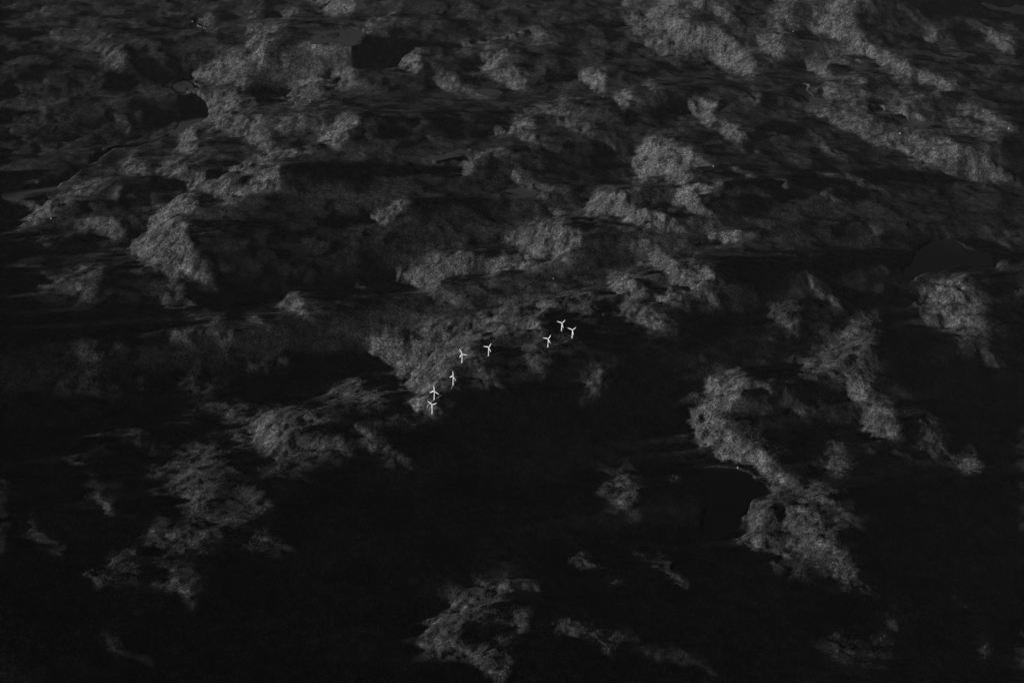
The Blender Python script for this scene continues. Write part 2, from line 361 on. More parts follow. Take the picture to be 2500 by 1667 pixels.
tone = np.zeros((BHT, BWD), np.float32)
for k in 'ABCDEFGH':
    for line in SLOPES[k].splitlines():
        b, rest = line.split(' ', 1)
        sl_, ins = fill(smooth_closed(pts(k, rest), 1))
        t_ = tone[sl_]; t_[ins] = np.maximum(t_[ins], float(b))
lake_id = np.zeros((BHT, BWD), np.int16)
lake_px = []
for i, (n_, l_, k, s) in enumerate(LAKES):
    p = smooth_closed(pts(k, s), 1); lake_px.append(p)
    sl_, ins = fill(p); lake_id[sl_][ins] = i + 1
for ex, ey, ew, eh in ((1905, 205, 34, 15), (1842, 210, 24, 11), (1987, 203, 12, 7), (1075, 512, 20, 10), (1040, 490, 12, 7)):      # islets
    c_ = pts('A', '%f,%f' % (ex, ey))[0]; an = np.linspace(0, 6.283, 14)[:-1]
    sl_, ins = fill(np.stack([c_[0] + ew / 2.351 * np.cos(an), c_[1] + eh / 2.351 * np.sin(an)], 1)); lake_id[sl_][ins] = 0

def blur(a, sig):
    r = int(sig * 3) + 1
    w = np.exp(-0.5 * (np.arange(-r, r + 1) / sig) ** 2); w /= w.sum()
    for ax in (0, 1):
        pad = [(0, 0), (0, 0)]; pad[ax] = (r, r)
        b = np.pad(a, pad, mode='edge'); o = np.zeros_like(a)
        for i, wi in enumerate(w):
            o += wi * (b[i:i + a.shape[0], :] if ax == 0 else b[:, i:i + a.shape[1]])
        a = o
    return a
halo = .5 * blur(tone, 9.0) + .5 * blur(tone, 24.0)
tone = .45 * blur(tone, 1.6) + .35 * blur(tone, 5.0) + .2 * blur(tone, 10.0)

def lookup(img, px, py, order=1):
    fx = (px + BM) / BS - .5; fy = (py + BM) / BS - .5
    if order == 0:
        ix = np.clip(np.round(fx).astype(np.int32), 0, BWD - 1); iy = np.clip(np.round(fy).astype(np.int32), 0, BHT - 1)
        return img[iy, ix]
    fx = np.clip(fx, 0, BWD - 1.001); fy = np.clip(fy, 0, BHT - 1.001)
    ix = fx.astype(np.int32); iy = fy.astype(np.int32); ax = (fx - ix).astype(np.float32); ay = (fy - iy).astype(np.float32)
    return (img[iy, ix] * (1 - ax) + img[iy, ix + 1] * ax) * (1 - ay) + (img[iy + 1, ix] * (1 - ax) + img[iy + 1, ix + 1] * ax) * ay

# ------------------------------------------------------------------ terrain heights, solved on a grid whose rows run with the sunlight
rng = np.random.default_rng(7)
DS = 12.0
NS, NT = 2304, 2304
S0, TT0 = -9000.0, -300.0
th = np.array([-SUN_TRAVEL[1], SUN_TRAVEL[0]])
ss = S0 + DS * np.arange(NS, dtype=np.float32); tt = TT0 + DS * np.arange(NT, dtype=np.float32)
X = (ss[None, :] * SUN_TRAVEL[0] + tt[:, None] * th[0]).astype(np.float32)
Y = (ss[None, :] * SUN_TRAVEL[1] + tt[:, None] * th[1]).astype(np.float32)
ks = 2 * np.pi * np.fft.rfftfreq(NS, DS)[None, :]; kt = 2 * np.pi * np.fft.fftfreq(NT, DS)[:, None]
kk = np.sqrt(ks ** 2 + kt ** 2); kk[0, 0] = 1

def fnoise(beta, lo, hi):
    """random relief with spectrum k^-beta between wavelengths lo..hi metres, unit variance"""
    f = np.fft.rfft2(rng.standard_normal((NT, NS)).astype(np.float32))
    lam = 2 * np.pi / kk
    f = f * kk ** (-beta) * np.exp(-(lo / lam) ** 4) * np.exp(-(lam / hi) ** 4)
    f[0, 0] = 0
    n = np.fft.irfft2(f, s=(NT, NS)).astype(np.float32)
    return n / n.std()

def srgb2lin(v):
    return np.where(v < .04045, v / 12.92, ((np.maximum(v, 0) + .055) / 1.055) ** 2.4)

TE = math.tan(SUN_EL)
ALB = 0.05
KL = ALB * SUN_E / math.pi * 2 ** .25
wx, wy = fnoise(1.6, 40, 700), fnoise(1.6, 40, 700)
mott = fnoise(1.5, 30, 400); mott2 = fnoise(1.0, 28, 140); streak = fnoise(1.7, 40, 900)
wild = fnoise(2.0, 250, 2500)
h = np.zeros((NT, NS), np.float32)
DIP, DRK, GAIN, LIFT, NIT, CG = .010, .008, 1.15, .018, 11, .6
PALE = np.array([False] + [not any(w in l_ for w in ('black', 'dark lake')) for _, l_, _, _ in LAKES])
def solve(h, corr=None):
    px, py = project(X, Y, h)
    px = px.astype(np.float32); py = py.astype(np.float32)
    depth = np.sqrt(X ** 2 + Y ** 2 + CAM_H ** 2)
    pm = FPX / depth                               # photograph pixels per metre
    wpx = px + wx * 16 * pm; wpy = py + wy * 9 * pm
    B = lookup(tone, wpx, wpy)
    B = np.maximum(B, lookup(halo, px, py) * np.clip(np.interp(py, [0, 600, 1000], [.75, .65, .7]) + .7 * streak, 0, 1.6))
    inside = np.minimum(np.minimum(px + 60, PW + 60 - px), py + 60) / 90.0
    inside = np.clip(inside, 0, 1)
    out = np.clip((wild - 0.15) * .4, 0, np.interp(py, [0, PH * .5, PH], [.2, .16, .10]))
    B = B * inside + out * (1 - inside)
    haze = np.interp(np.clip(py, 0, PH), [0, PH], [.008, .003])
    nl = np.clip((srgb2lin(B) - haze * np.clip(B / .2, 0, 1)) / KL, 0, .5)
    nl = np.clip(nl * np.clip(1.0 + .55 * mott + .35 * mott2, .05, 2.6), 0, .72)
    lid = lookup(lake_id, px + wx * 10 * pm, py + wy * 6 * pm, 0) * (inside > 0)
    nl = np.where((lid > 0) & PALE[lid], math.sin(SUN_EL) * .9, np.where(lid > 0, 0, nl))
    nl = np.maximum(nl, np.interp(py, [0, 450, 900], [.05, .024, 0]) * np.clip(.7 + .8 * streak, 0, 2) * (lid == 0))
    nl = np.where(nl < np.interp(py, [750, 1100], [0, .010]), 0, nl)
    lit = nl > .012
    core_ = nl > .06                                 # hills are steepest at the foot that meets the light and round off towards the crest
    ix_ = np.arange(NS, dtype=np.int32)[None, :].repeat(NT, 0)
    l0 = np.maximum.accumulate(np.where(~core_, ix_, -1), 1); l1 = np.minimum.accumulate(np.where(~core_, ix_, NS)[:, ::-1], 1)[:, ::-1]
    pr_ = np.clip((ix_ - l0) / np.maximum(l1 - l0, 1), 0, 1).astype(np.float32)
    nl = np.where(core_, nl * (1.35 - .8 * blur(np.where(core_, pr_, .4).astype(np.float32), 2.0)), nl)
    # distance along the light since the last lit cell / to the next one
    idx = np.arange(NS, dtype=np.int32)[None, :].repeat(NT, 0)
    last = np.maximum.accumulate(np.where(lit, idx, -1), 1); nxt = np.minimum.accumulate(np.where(lit, idx, NS)[:, ::-1], 1)[:, ::-1]
    a = (idx - last).astype(np.float32); b = (nxt - idx).astype(np.float32); L = np.maximum(a + b, 1)
    q = a / L
    dip = -DIP * np.interp(py, [700, 1000], [1, 0]) * np.pi * np.sin(2 * np.pi * q)     # the ground sinks under the shadow line, then comes back to it
    global gapinfo; gapinfo = (nxt, L, q)
    gu = np.where(lit, np.tan(np.arcsin(np.minimum(nl * GAIN * np.interp(py, [150, 900, 1600], [1.45, 1.1, 1.35]) + LIFT, .8)) - SUN_EL) + TE, dip - DRK * np.interp(py, [0, 800, 1200], [.3, 1.0, 2.0]))
    g = gu - TE
    g = np.where((lid > 0) & PALE[lid], 0, g)
    if corr is not None: g = g + corr
    o_ = 1 - inside; g = g - o_ * blur((g.sum(1) / o_.sum(1))[:, None].repeat(2, 1), 25.0)[:, :1]   # the ground outside the view makes up the balance
    W = 12.0; lam = (2 * np.pi / 30000.0) ** 2
    G = np.fft.rfft2(g)
    H = -1j * ks * W * G / (W * ks ** 2 + kt ** 2 + lam)
    H[0, 0] = 0
    return np.fft.irfft2(H, s=(NT, NS)).astype(np.float32), nl, lid, gu - TE
corr = None
wrise = np.interp(project(X, Y, h)[1], [900, 1250], [1, .95]).astype(np.float32)
for it in range(NIT):
    hn, nl, lid, gt = solve(h, corr)
    h = hn if it == 0 else .3 * h + .7 * hn
    # push the slopes that miss their target further
    u_ = h + ss[None, :] * TE
    shade = u_ < np.maximum.accumulate(u_, 1) - 1.0
    e_ = gt - np.gradient(h, DS, axis=1)
    e_ = np.where(nl > .012, np.where(shade, np.maximum(e_, 0), e_), np.where(shade, e_ * .3 * (1 - wrise), np.minimum(e_, 0)))
    # valley floors climb in the shade until the next sunny slope stands clear of the shadow
    dsh = np.maximum.accumulate(u_, 1) - u_
    nx_, gap_, q_ = gapinfo
    dn = np.take_along_axis(dsh, np.minimum(nx_ + 4, NS - 1), 1)
    rise = np.where((nl <= .012) & (q_ > .35) & (gap_ < 300), np.clip(dn / (.65 * gap_ * DS), 0, .12), 0) * .7 * wrise
    corr = (0 if corr is None else corr * .93) + CG * np.clip(e_, -.15, .15).astype(np.float32) + rise.astype(np.float32)
print('solve', h.min(), h.max(), h.std(), time.time() - T0)

# small relief: rough where the hills stand in the light, gentle in the hollows
litw = blur(np.clip(nl / .12, 0, 1).astype(np.float32), 2.0)
rel1 = fnoise(2.2, 30, 300); rel2 = fnoise(1.2, 26, 90)
h = h + (rel1 * 2.2 + rel2 * .35) * (.12 + .88 * litw)
# lakes: level ground under flat water
lake_level = []
for i in range(len(LAKES)):
    m = lid == i + 1
    lv = float(np.percentile(h[m], 18)) if m.any() else 0.0
    lake_level.append(lv)
    ys_, xs_ = np.nonzero(m)
    if len(ys_) == 0: continue
    w_ = (slice(max(0, ys_.min() - 90), ys_.max() + 91), slice(max(0, xs_.min() - 90), xs_.max() + 91))
    # the shore is where the traced outline meets the water's own level
    qx, qy = project(X[w_], Y[w_], lv); pm_ = FPX / np.sqrt(X[w_] ** 2 + Y[w_] ** 2 + CAM_H ** 2)
    mm = (lookup(lake_id, (qx + wx[w_] * 12 * pm_).astype(np.float32), (qy + wy[w_] * 7 * pm_).astype(np.float32), 0) == i + 1).astype(np.float32)
    near = np.clip(blur(mm, 11.0) * 3.2, 0, 1); core = np.clip(blur(mm, 1.2) * 2 - .5, 0, 1)
    hh = h[w_]
    land = np.maximum(hh, lv + 1.2 + .8 * np.abs(rel2[w_])) * near + hh * (1 - near)
    h[w_] = land * (1 - core) + (lv - 4.0) * core

# far ground fades to low swells outside the solved area
edge = np.minimum(np.minimum(ss[None, :] - S0, S0 + DS * NS - ss[None, :]), np.minimum(tt[:, None] - TT0, TT0 + DS * NT - tt[:, None]))
h = h * np.clip(edge / 1500.0, 0, 1)

def height(x, y):
    s = x * SUN_TRAVEL[0] + y * SUN_TRAVEL[1]; t = x * th[0] + y * th[1]
    fs = np.clip((s - S0) / DS, 0, NS - 1.01); ft = np.clip((t - TT0) / DS, 0, NT - 1.01)
    i = fs.astype(np.int32); j = ft.astype(np.int32); a = fs - i; b = ft - j
    return (h[j, i] * (1 - a) + h[j, i + 1] * a) * (1 - b) + (h[j + 1, i] * (1 - a) + h[j + 1, i + 1] * a) * b
def height1(x, y):
    return float(height(np.array([x]), np.array([y]))[0])

def hit(px, py):
    """where the line of sight through a photograph pixel meets the ground"""
    d = ray(px, py)
    t = np.linspace(5000, 40000, 7001)
    p = CAM[None] + d[None] * t[:, None]
    below = p[:, 2] < height(p[:, 0], p[:, 1])
    k = int(np.argmax(below))
    lo, hi = t[k - 1], t[k]
    for _ in range(20):
        m = (lo + hi) / 2; q = CAM + d * m
        if q[2] < height1(q[0], q[1]): hi = m
        else: lo = m
    q = CAM + d * hi
    return q

# ------------------------------------------------------------------ terrain mesh: spacing grows with distance
def axis_x():
    a = [0.0]
    while a[-1] < 90000:
        x = a[-1]
        a.append(x + (10.0 if x < 3800 else 10.0 + (x - 3800) * .0014 if x < 9500 else max(18.0, (x - 9500) * .35 + 18)))
    a = np.array(a); return np.concatenate([-a[:0:-1], a])
def axis_y():
    a = [5300.0]
    while a[-1] < 120000:
        y = a[-1]
        a.append(y + (9.0 * (y / 6000.0) ** 1.3 if y < 24500 else 60 + (y - 24500) * .3))
    b = [5300.0]
    while b[-1] > -60000:
        b.append(b[-1] - (12 + (5300 - b[-1]) * .3))
    return np.concatenate([np.array(b[:0:-1]), np.array(a)])
gx, gy = axis_x(), axis_y()
nx, ny = len(gx), len(gy)
MX, MY = np.meshgrid(gx, gy)
MZ = height(MX.ravel(), MY.ravel())
co = np.stack([MX.ravel(), MY.ravel(), MZ], 1).astype(np.float32)
me = bpy.data.meshes.new('terrain')
me.vertices.add(nx * ny); me.vertices.foreach_set('co', co.ravel())
ii = np.arange((ny - 1) * (nx - 1)); r_, c_ = ii // (nx - 1), ii % (nx - 1)
v0 = r_ * nx + c_
quads = np.stack([v0, v0 + 1, v0 + 1 + nx, v0 + nx], 1).astype(np.int32)
me.loops.add(quads.size); me.loops.foreach_set('vertex_index', quads.ravel())
me.polygons.add(len(quads)); me.polygons.foreach_set('loop_start', np.arange(0, quads.size, 4, dtype=np.int32))
me.polygons.foreach_set('use_smooth', np.ones(len(quads), bool))
me.update(calc_edges=True)
terrain = bpy.data.objects.new('terrain', me); col.objects.link(terrain)
terrain['kind'] = 'structure'; terrain['label'] = 'dark rolling moorland hills with low sun on their left slopes'
print('mesh', nx, ny, 2 * len(quads), time.time() - T0)

def ground_material():
    m, nt, b = mat('moor_and_rock')
    n = nt.nodes; l = nt.links
    tc = n.new('ShaderNodeTexCoord')
    def noise(scale, det, rough):
        t = n.new('ShaderNodeTexNoise'); t.inputs['Scale'].default_value = scale; t.inputs['Detail'].default_value = det
        t.inputs['Roughness'].default_value = rough; l.new(tc.outputs['Object'], t.inputs['Vector']); return t
    big = noise(1 / 420.0, 4, .6); mid = noise(1 / 70.0, 3, .7); fine = noise(1 / 15.0, 2, .7)
    def ramp(src, p0, p1, c0, c1):
        r = n.new('ShaderNodeValToRGB'); r.color_ramp.elements[0].position = p0; r.color_ramp.elements[1].position = p1
        r.color_ramp.elements[0].color = (c0, c0, c0, 1); r.color_ramp.elements[1].color = (c1, c1, c1, 1)
        l.new(src.outputs['Fac'], r.inputs[0]); return r.outputs[0]
    def mul(a, b_):
        mx = n.new('ShaderNodeMix'); mx.data_type = 'RGBA'; mx.blend_type = 'MULTIPLY'; mx.inputs['Factor'].default_value = 1
        l.new(a, mx.inputs['A']); l.new(b_, mx.inputs['B']); return mx.outputs['Result']
    # heath, scree and rock: broad patches, then scrub clumps, then single boulders and bushes
    c = mul(ramp(big, .36, .64, .036, .070), mul(ramp(mid, .36, .66, .5, 1.5), ramp(fine, .40, .66, .35, 2.3)))
    l.new(c, b.inputs['Base Color'])
    bp = n.new('ShaderNodeBump'); bp.inputs['Strength'].default_value = .6; bp.inputs['Distance'].default_value = .9
    l.new(fine.outputs['Fac'], bp.inputs['Height'])
    bp2 = n.new('ShaderNodeBump'); bp2.inputs['Strength'].default_value = .6; bp2.inputs['Distance'].default_value = 2.5
    l.new(mid.outputs['Fac'], bp2.inputs['Height']); l.new(bp.outputs[0], bp2.inputs['Normal'])
    l.new(bp2.outputs[0], b.inputs['Normal'])
    b.inputs['Roughness'].default_value = 1; b.inputs['Specular IOR Level'].default_value = 0
    return m
terrain.data.materials.append(ground_material())

# ------------------------------------------------------------------ water
mw, ntw, bw_ = mat('lake_water')
bw_.inputs['Base Color'].default_value = (.012, .012, .012, 1); bw_.inputs['Roughness'].default_value = .12
bw_.inputs['IOR'].default_value = 1.33
mp, _, bp_ = mat('sky_sheen_water')
bp_.inputs['Base Color'].default_value = (.11, .11, .11, 1); bp_.inputs['Roughness'].default_value = .12; bp_.inputs['IOR'].default_value = 1.33  # grey sky reflection of the far lakes, put into the base colour
for i, (n_, l_, k, s) in enumerate(LAKES):
    lv = lake_level[i]
    P = []
    for q in lake_px[i]:
        d = ray(*q); t = (lv - CAM_H) / d[2]; P.append(CAM + d * t)
    P = np.array(P); c = P.mean(0)
    # the sheet runs a little under the shore
    nxt, prv = np.roll(P, -1, 0), np.roll(P, 1, 0)
    tang = nxt - prv; nor = np.stack([tang[:, 1], -tang[:, 0], 0 * tang[:, 0]], 1); nor /= np.linalg.norm(nor, axis=1)[:, None] + 1e-9
    area = np.sum(P[:, 0] * nxt[:, 1] - nxt[:, 0] * P[:, 1])
    P = P + nor * (55.0 if area > 0 else -55.0)
    P[:, 2] = lv
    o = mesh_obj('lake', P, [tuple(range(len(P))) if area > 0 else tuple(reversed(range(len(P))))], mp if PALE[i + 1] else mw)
    o['kind'] = 'structure'; o['label'] = l_

# ------------------------------------------------------------------ woods: far too many trees to count
def conifer_mesh(name, seed):
    r = random.Random(seed); v, f = [], []; n = 6
    v += [(.14 * math.cos(k * 2.094), .14 * math.sin(k * 2.094), -1.2) for k in range(3)] + [(.1 * math.cos(k * 2.094), .1 * math.sin(k * 2.094), 3) for k in range(3)]
    f += [(k, (k + 1) % 3, 3 + (k + 1) % 3, 3 + k) for k in range(3)]
    for z, rad, top in ((1.0, 2.7, 6.0), (3.8, 2.1, 8.6), (6.6, 1.4, 11.2)):
        b = len(v); tw = r.random() * 6
        for k in range(n):
            rr = rad * r.uniform(.65, 1.2); a = tw + 6.283 * k / n
            v.append((rr * math.cos(a), rr * math.sin(a), z + r.uniform(-.5, .5)))
        v.append((r.uniform(-.3, .3), r.uniform(-.3, .3), top)); f += [(b + k, b + (k + 1) % n, b + n) for k in range(n)]
    me = bpy.data.meshes.new(name); me.from_pydata(v, [], f); me.update(); return me
mf_, _, bf_ = mat('tree_foliage'); bf_.inputs['Base Color'].default_value = (.08, .08, .08, 1); bf_.inputs['Roughness'].default_value = 1; bf_.inputs['Specular IOR Level'].default_value = 0
wood = fnoise(1.5, 60, 1200); clump = fnoise(1.0, 30, 160)
px_, py_ = project(X, Y, h)
dist = np.sqrt(X ** 2 + Y ** 2 + CAM_H ** 2)
inb = (px_ > -250) & (px_ < PW + 250) & (py_ > 250) & (py_ < PH + 200) & (dist < 15500) & (lid == 0)
near_w = np.clip((15500 - dist) / 7000, 0, 1)
dens = np.clip(.35 + .6 * wood, 0, 1) * np.clip(.55 + .8 * clump, 0, 1.4) * np.clip(litw * 1.3 - .1, 0, 1) * near_w * inb
NTREE = 230000
pr = dens.ravel().astype(np.float64); pr /= pr.sum()
pick = np.searchsorted(np.cumsum(pr), rng.random(NTREE)); pick = np.minimum(pick, pr.size - 1)
jx, jy = rng.uniform(-.5, .5, NTREE) * DS, rng.uniform(-.5, .5, NTREE) * DS
tx = X.ravel()[pick] + jx; ty = Y.ravel()[pick] + jy; tz = height(tx, ty)
fm = bpy.data.meshes.new('forest'); fm.vertices.add(NTREE)
fm.vertices.foreach_set('co', np.stack([tx, ty, tz], 1).astype(np.float32).ravel())
at = fm.attributes.new('tree_scale', 'FLOAT', 'POINT'); at.data.foreach_set('value', (.22 + .55 * rng.random(NTREE) ** 2).astype(np.float32))
at = fm.attributes.new('tree_turn', 'FLOAT', 'POINT'); at.data.foreach_set('value', (rng.random(NTREE) * 6.283).astype(np.float32))
forest = bpy.data.objects.new('forest', fm); col.objects.link(forest)
forest['kind'] = 'stuff'; forest['label'] = 'dark conifer woodland scattered over the hillsides'
tree_src = []
for k in range(3):
    tm = conifer_mesh('conifer', k); tm.materials.append(mf_); tree_src.append(bpy.data.objects.new('conifer', tm))
tc_ = bpy.data.collections.new('tree_shapes')
for o in tree_src: tc_.objects.link(o)
ng = bpy.data.node_groups.new('forest', 'GeometryNodeTree')
ng.interface.new_socket('Geometry', in_out='INPUT', socket_type='NodeSocketGeometry'); ng.interface.new_socket('Geometry', in_out='OUTPUT', socket_type='NodeSocketGeometry')
gi, go = ng.nodes.new('NodeGroupInput'), ng.nodes.new('NodeGroupOutput')
iop = ng.nodes.new('GeometryNodeInstanceOnPoints'); ci = ng.nodes.new('GeometryNodeCollectionInfo'); ci.inputs['Collection'].default_value = tc_; ci.inputs['Separate Children'].default_value = True
iop.inputs['Pick Instance'].default_value = True
na = ng.nodes.new('GeometryNodeInputNamedAttribute'); na.data_type = 'FLOAT'; na.inputs['Name'].default_value = 'tree_scale'
nb = ng.nodes.new('GeometryNodeInputNamedAttribute'); nb.data_type = 'FLOAT'; nb.inputs['Name'].default_value = 'tree_turn'
cx = ng.nodes.new('ShaderNodeCombineXYZ')
ng.links.new(gi.outputs[0], iop.inputs['Points']); ng.links.new(ci.outputs[0], iop.inputs['Instance'])
ng.links.new(na.outputs['Attribute'], iop.inputs['Scale']); ng.links.new(nb.outputs['Attribute'], cx.inputs['Z']); ng.links.new(cx.outputs[0], iop.inputs['Rotation'])
ng.links.new(iop.outputs[0], go.inputs[0])
md = forest.modifiers.new('forest', 'NODES'); md.node_group = ng
print('forest', time.time() - T0)

# ------------------------------------------------------------------ wind turbines
mt, _, bt = mat('white_turbine_paint')
bt.inputs['Base Color'].default_value = (.84, .84, .84, 1); bt.inputs['Roughness'].default_value = .45
mc, _, bc = mat('foundation_concrete')
bc.inputs['Base Color'].default_value = (.3, .3, .3, 1); bc.inputs['Roughness'].default_value = .9
HUB, BLADE = 76.0, 46.0
def lathe(prof, n=20):
    v, f = [], []
    for r, z in prof:
        for k in range(n):
            a = 2 * math.pi * k / n; v.append((r * math.cos(a), r * math.sin(a), z))
    for i in range(len(prof) - 1):
        for k in range(n):
            f.append((i * n + k, i * n + (k + 1) % n, (i + 1) * n + (k + 1) % n, (i + 1) * n + k))
    f.append(tuple(reversed(range(n)))); f.append(tuple((len(prof) - 1) * n + k for k in range(n)))
    return v, f
def blade_mesh():
    v, f = [], []; n = 12
    for q in np.linspace(0, 1, 15):
        z = 1.2 + q * (BLADE - 1.2)
        ch = np.interp(q, [0, .05, .2, .6, .95, 1], [3.0, 3.4, 6.6, 4.6, 2.4, .9]); tk = np.interp(q, [0, .05, .2, 1], [2.2, 2.1, 1.0, .15])
        tw = R(np.interp(q, [0, .2, 1], [16, 13, 0])); off = np.interp(q, [0, .05, .2, 1], [0, 0, .28, .1])
        for k in range(n):
            a = 2 * math.pi * k / n; x = ch / 2 * math.cos(a) + ch * off; y = tk / 2 * math.sin(a)
            v.append((x * math.cos(tw) - y * math.sin(tw), x * math.sin(tw) + y * math.cos(tw) - q * q * 1.5, z))
    for i in range(14):
        for k in range(n):
            f.append((i * n + k, i * n + (k + 1) % n, (i + 1) * n + (k + 1) % n, (i + 1) * n + k))
    f.append(tuple(reversed(range(n)))); f.append(tuple(14 * n + k for k in range(n)))
    return v, f
def nacelle_mesh():
    st = [(-2.6, 1.5), (-1.6, 2.0), (2, 2.1), (7, 1.95), (9.0, 1.4)]   # along +y, front at -y
    v, f = [], []; n = 12
    for y, r in st:
        for k in range(n):
            a = 2 * math.pi * (k + .5) / n
            x = r * math.copysign(abs(math.cos(a)) ** .6, math.cos(a)); z = r * math.copysign(abs(math.sin(a)) ** .6, math.sin(a))
            v.append((x, y, z))
    for i in range(len(st) - 1):
        for k in range(n):
            f.append((i * n + k, i * n + (k + 1) % n, (i + 1) * n + (k + 1) % n, (i + 1) * n + k))
    f.append(tuple(reversed(range(n)))); f.append(tuple((len(st) - 1) * n + k for k in range(n)))
    return v, f
def mk(name, vf, m):
    me = bpy.data.meshes.new(name); me.from_pydata(vf[0], [], vf[1]); me.update()
    me.polygons.foreach_set('use_smooth', [True] * len(me.polygons)); me.materials.append(m); return me
M_tower = mk('tower', lathe([(3.8, -4), (3.8, .3), (3.6, 8), (3.3, 30), (2.8, 55), (2.4, HUB - 1.6)]), mt)
M_found = mk('foundation', lathe([(7.5, -5), (7.5, .35), (6.8, .5), (3.9, .55)]), mc)
M_nac = mk('nacelle', nacelle_mesh(), mt)
M_hub = mk('hub', lathe([(1.7, -1.4), (1.9, 0), (1.6, 1.2), (.9, 2.2), (.15, 2.7)]), mt)
M_blade = mk('blade', blade_mesh(), mt)
TURB = [  # foot in the photograph, rotor phase as seen (degrees clockwise from up), yaw, label
 (1371.0, 808.5, 41, -24, 'far white wind turbine, highest in the picture, above the right-hand pair'),
 (1396.8, 825.5, 44, -26, 'rightmost white wind turbine, standing at the end of the ridge'),
 (1337.8, 847.3, 30, -24, 'white wind turbine left of and below the right-hand pair'),
 (1192.8, 868.2, 30, -24, 'white wind turbine standing alone midway along the ridge'),
 (1128.2, 884.5, 91, -24, 'white wind turbine with one blade level to the right and one up left'),
 (1106.3, 939.5, 0, -48, 'white wind turbine with one blade straight up and a short left blade'),
 (1060.3, 975.4, -3, -24, 'white wind turbine with one blade up and two drooping, second lowest'),
 (1055.2, 1008.8, 60, -24, 'lowest white wind turbine, its two upper blades in a V'),
]
turb_feet = []
for fx, fy, ph, yaw, lab in TURB:
    q = hit(fx, fy); turb_feet.append(q)
    root = bpy.data.objects.new('wind_turbine', None); col.objects.link(root)
    root.location = (q[0], q[1], q[2]); root.rotation_euler = (0, 0, R(yaw))
    root['label'] = lab; root['category'] = 'wind turbine'; root['group'] = 'wind turbines along the ridge'
    def part(nm, me_, loc=(0, 0, 0), rot=(0, 0, 0), par=root):
        o = bpy.data.objects.new(nm, me_); col.objects.link(o); o.parent = par; o.location = loc; o.rotation_euler = rot; return o
    part('tower', M_tower); part('foundation', M_found); part('nacelle', M_nac, (0, -.2, HUB))
    part('hub', M_hub, (0, -4.0, HUB), (R(90), 0, 0))
    for b in range(3):
        part('blade', M_blade, (0, -4.1, HUB), (0, R(ph - 2.4 + 120 * b), 0))
print('turbines', [tuple(np.round(q)) for q in turb_feet], time.time() - T0)

# ------------------------------------------------------------------ gravel service track along the turbine ridge
mg, _, bg_ = mat('pale_gravel'); bg_.inputs['Base Color'].default_value = (.22, .22, .22, 1); bg_.inputs['Roughness'].default_value = 1
def track(path, width, label):
    P = np.array([hit(*q)[:2] for q in path])
    for _ in range(2):
        q = np.stack([P[:-1] * .75 + P[1:] * .25, P[:-1] * .25 + P[1:] * .75], 1).reshape(-1, 2); P = np.concatenate([P[:1], q, P[-1:]])
    out = []
    for a, b in zip(P[:-1], P[1:]):
        k = max(1, int(np.linalg.norm(b - a) / 10)); out += [a + (b - a) * i / k for i in range(k)]
    P = np.array(out + [P[-1]])
    tg = np.gradient(P, axis=0); nr = np.stack([-tg[:, 1], tg[:, 0]], 1); nr /= np.linalg.norm(nr, axis=1)[:, None] + 1e-9
    v = []
    for p, n_ in zip(P, nr):
        z = max(height1(*(p + n_ * w)) for w in (-width, 0, width)) + .5
        v += [(*(p - n_ * width / 2), z), (*(p + n_ * width / 2), z)]
    f = [(2 * i, 2 * i + 2, 2 * i + 3, 2 * i + 1) for i in range(len(P) - 1)]
    o = mesh_obj('gravel_track', v, f, mg); o['kind'] = 'structure'; o['label'] = label
track([(1057, 1010), (1040, 996), (1050, 985), (1062, 977), (1085, 962), (1108, 941), (1116, 915), (1100, 905), (1092, 892), (1110, 886), (1130, 886), (1160, 880), (1194, 870), (1230, 860), (1265, 842), (1300, 843), (1339, 848)], 7, 'pale gravel track linking the lower turbines')
track([(1339, 848), (1362, 840), (1385, 832), (1398, 827), (1388, 816), (1372, 810)], 7, 'pale gravel track to the right-hand turbines')

# ------------------------------------------------------------------ far houses, each a bright speck in the photograph
mwall, _, b_ = mat('white_weatherboard'); b_.inputs['Base Color'].default_value = (.35, .35, .35, 1); b_.inputs['Roughness'].default_value = .6
mroof, _, b_ = mat('slate_roof'); b_.inputs['Base Color'].default_value = (.12, .12, .12, 1); b_.inputs['Roughness'].default_value = .5
def house_meshes(lx, ly, ev, rd):
    a, b = lx / 2, ly / 2
    wv = [(-a, -b, -4), (a, -b, -4), (a, b, -4), (-a, b, -4), (-a, -b, ev), (a, -b, ev), (a, b, ev), (-a, b, ev), (-a, 0, rd), (a, 0, rd)]
    wf = [(0, 1, 5, 4), (2, 3, 7, 6), (1, 2, 6, 9, 5), (3, 0, 4, 8, 7)]
    t, o = .35, .6
    def sl(sg):
        return [(-a - o, sg * (b + o), ev - .5), (a + o, sg * (b + o), ev - .5), (a + o, 0, rd + .1), (-a - o, 0, rd + .1)]
    rv, rf = [], []
    for sg in (-1, 1):
        q = sl(sg); k = len(rv); rv += q + [(x, y, z + t) for x, y, z in q]
        rf += [(k, k + 1, k + 2, k + 3), (k + 4, k + 7, k + 6, k + 5), (k, k + 4, k + 5, k + 1), (k + 1, k + 5, k + 6, k + 2), (k + 3, k + 7, k + 4, k)]
    w = bpy.data.meshes.new('wall'); w.from_pydata(wv, [], wf); w.materials.append(mwall)
    r = bpy.data.meshes.new('roof'); r.from_pydata(rv, [], rf); r.materials.append(mroof)
    return w, r
HM = [house_meshes(13, 9, 5.2, 8.4), house_meshes(18, 10, 5.6, 9.0), house_meshes(26, 12, 6.0, 10.0)]
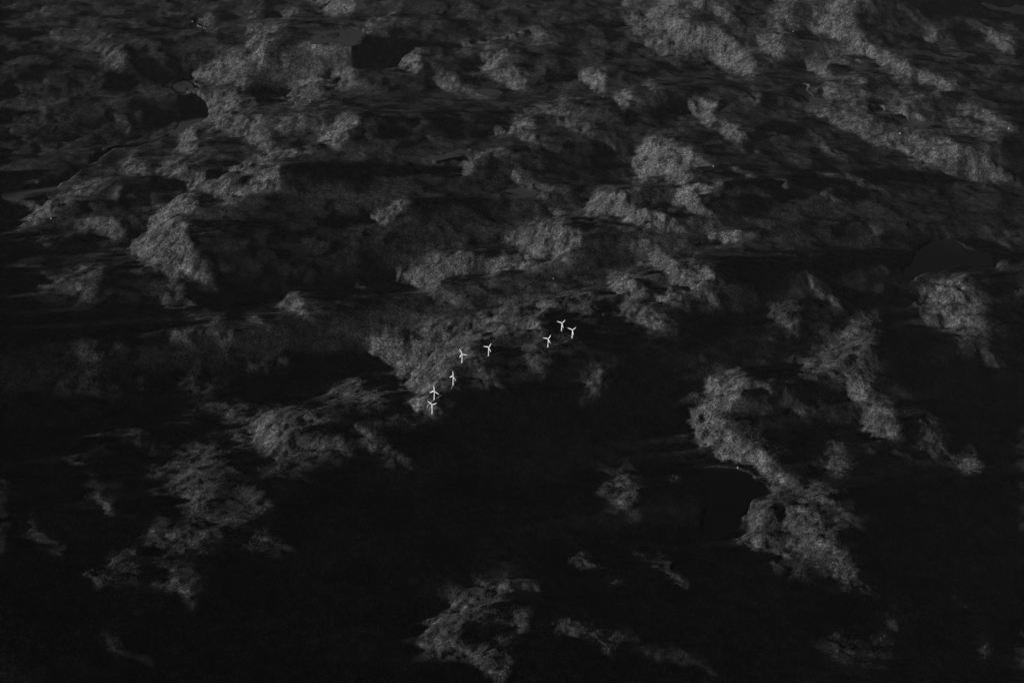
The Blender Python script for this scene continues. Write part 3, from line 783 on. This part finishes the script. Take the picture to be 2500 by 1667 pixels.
HOUSES = [('A', 1105, 125, 1, 80, 'uppermost left house of the tiny white cluster on the far slope at upper left'), ('A', 1133, 147, 2, 95, 'large white building in the middle of the tiny far cluster at upper left'), ('A', 1143, 151, 2, 70, 'large white building just right of the middle of the tiny far cluster, upper left'), ('A', 1168, 161, 1, 100, 'white house right of the two large buildings in the tiny far cluster, upper left'), ('A', 1180, 165, 1, 60, 'rightmost lowest white house of the tiny far cluster at upper left'), ('A', 1152, 156, 0, 85, 'smallest white house in the tiny far cluster, below the two large buildings'),
 ('A', 295, 1253, 2, 90, 'single white house on the hillside at far left, a bright lone speck'),
 ('A', 922, 1205, 1, 75, 'left of two white houses at the foot of the smooth pale slope'), ('A', 936, 1197, 1, 95, 'right of two white houses at the foot of the smooth pale slope'),
 ('A', 1697, 592, 1, 90, 'white house on the pointed hill right of the long lake'), ('A', 1780, 588, 0, 85, 'small white house on the right shoulder of the pointed hill'),
 ('B', 2086, 873, 1, 95, 'white house high on the broad mottled slope, upper centre right'), ('B', 2213, 955, 2, 80, 'large white house at the tip of the broad mottled slope'), ('B', 1955, 920, 1, 90, 'white house in the middle of the broad mottled slope'),
 ('C', 1640, 766, 2, 85, 'white farmhouse on the long slope at upper right'), ('C', 2264, 738, 2, 90, 'white house near the right edge beneath the upper right ridge'),
 ('C', 1025, 182, 2, 80, 'white house on the far hills below the top edge, right'), ('E', 1295, 424, 0, 90, 'small white house in the shadowed hollow above the turbines'),
 ('H', 1037, 266, 1, 75, 'white house on the shore beneath the hook-shaped ridge')]
for sec, zx, zy, kind, rot, lab in HOUSES:
    ox, oy, k_ = SEC[sec]; q = hit(ox + zx / k_, oy + zy / k_)
    root = bpy.data.objects.new('house', None); col.objects.link(root); root.location = (q[0], q[1], q[2] + 1.0); root.rotation_euler = (0, 0, R(rot))
    root['label'] = lab; root['category'] = 'house'; root['group'] = 'far white houses'
    for nm, me_ in zip(('wall', 'roof'), HM[kind]):
        o = bpy.data.objects.new(nm, me_); col.objects.link(o); o.parent = root

# ------------------------------------------------------------------ haze
mh = bpy.data.materials.new('haze'); mh.use_nodes = True; nth = mh.node_tree; nth.nodes.clear()
pv = nth.nodes.new('ShaderNodeVolumePrincipled'); oh = nth.nodes.new('ShaderNodeOutputMaterial')
pv.inputs['Color'].default_value = (.9, .9, .9, 1); pv.inputs['Density'].default_value = HAZE_D; pv.inputs['Anisotropy'].default_value = -0.15
nth.links.new(pv.outputs[0], oh.inputs['Volume'])
x0, x1, y0, y1 = gx[0] - 50, gx[-1] + 50, gy[0] - 50, gy[-1] + 50
z0, z1 = float(h.min()) - 20, CAM_H + 60
hz = mesh_obj('haze', [(x0, y0, z0), (x1, y0, z0), (x1, y1, z0), (x0, y1, z0), (x0, y0, z1), (x1, y0, z1), (x1, y1, z1), (x0, y1, z1)],
     [(3, 2, 1, 0), (4, 5, 6, 7), (0, 1, 5, 4), (1, 2, 6, 5), (2, 3, 7, 6), (3, 0, 4, 7)], mh)
hz['kind'] = 'stuff'; hz['label'] = 'thin pale haze lying over the whole landscape'
print('done', time.time() - T0)
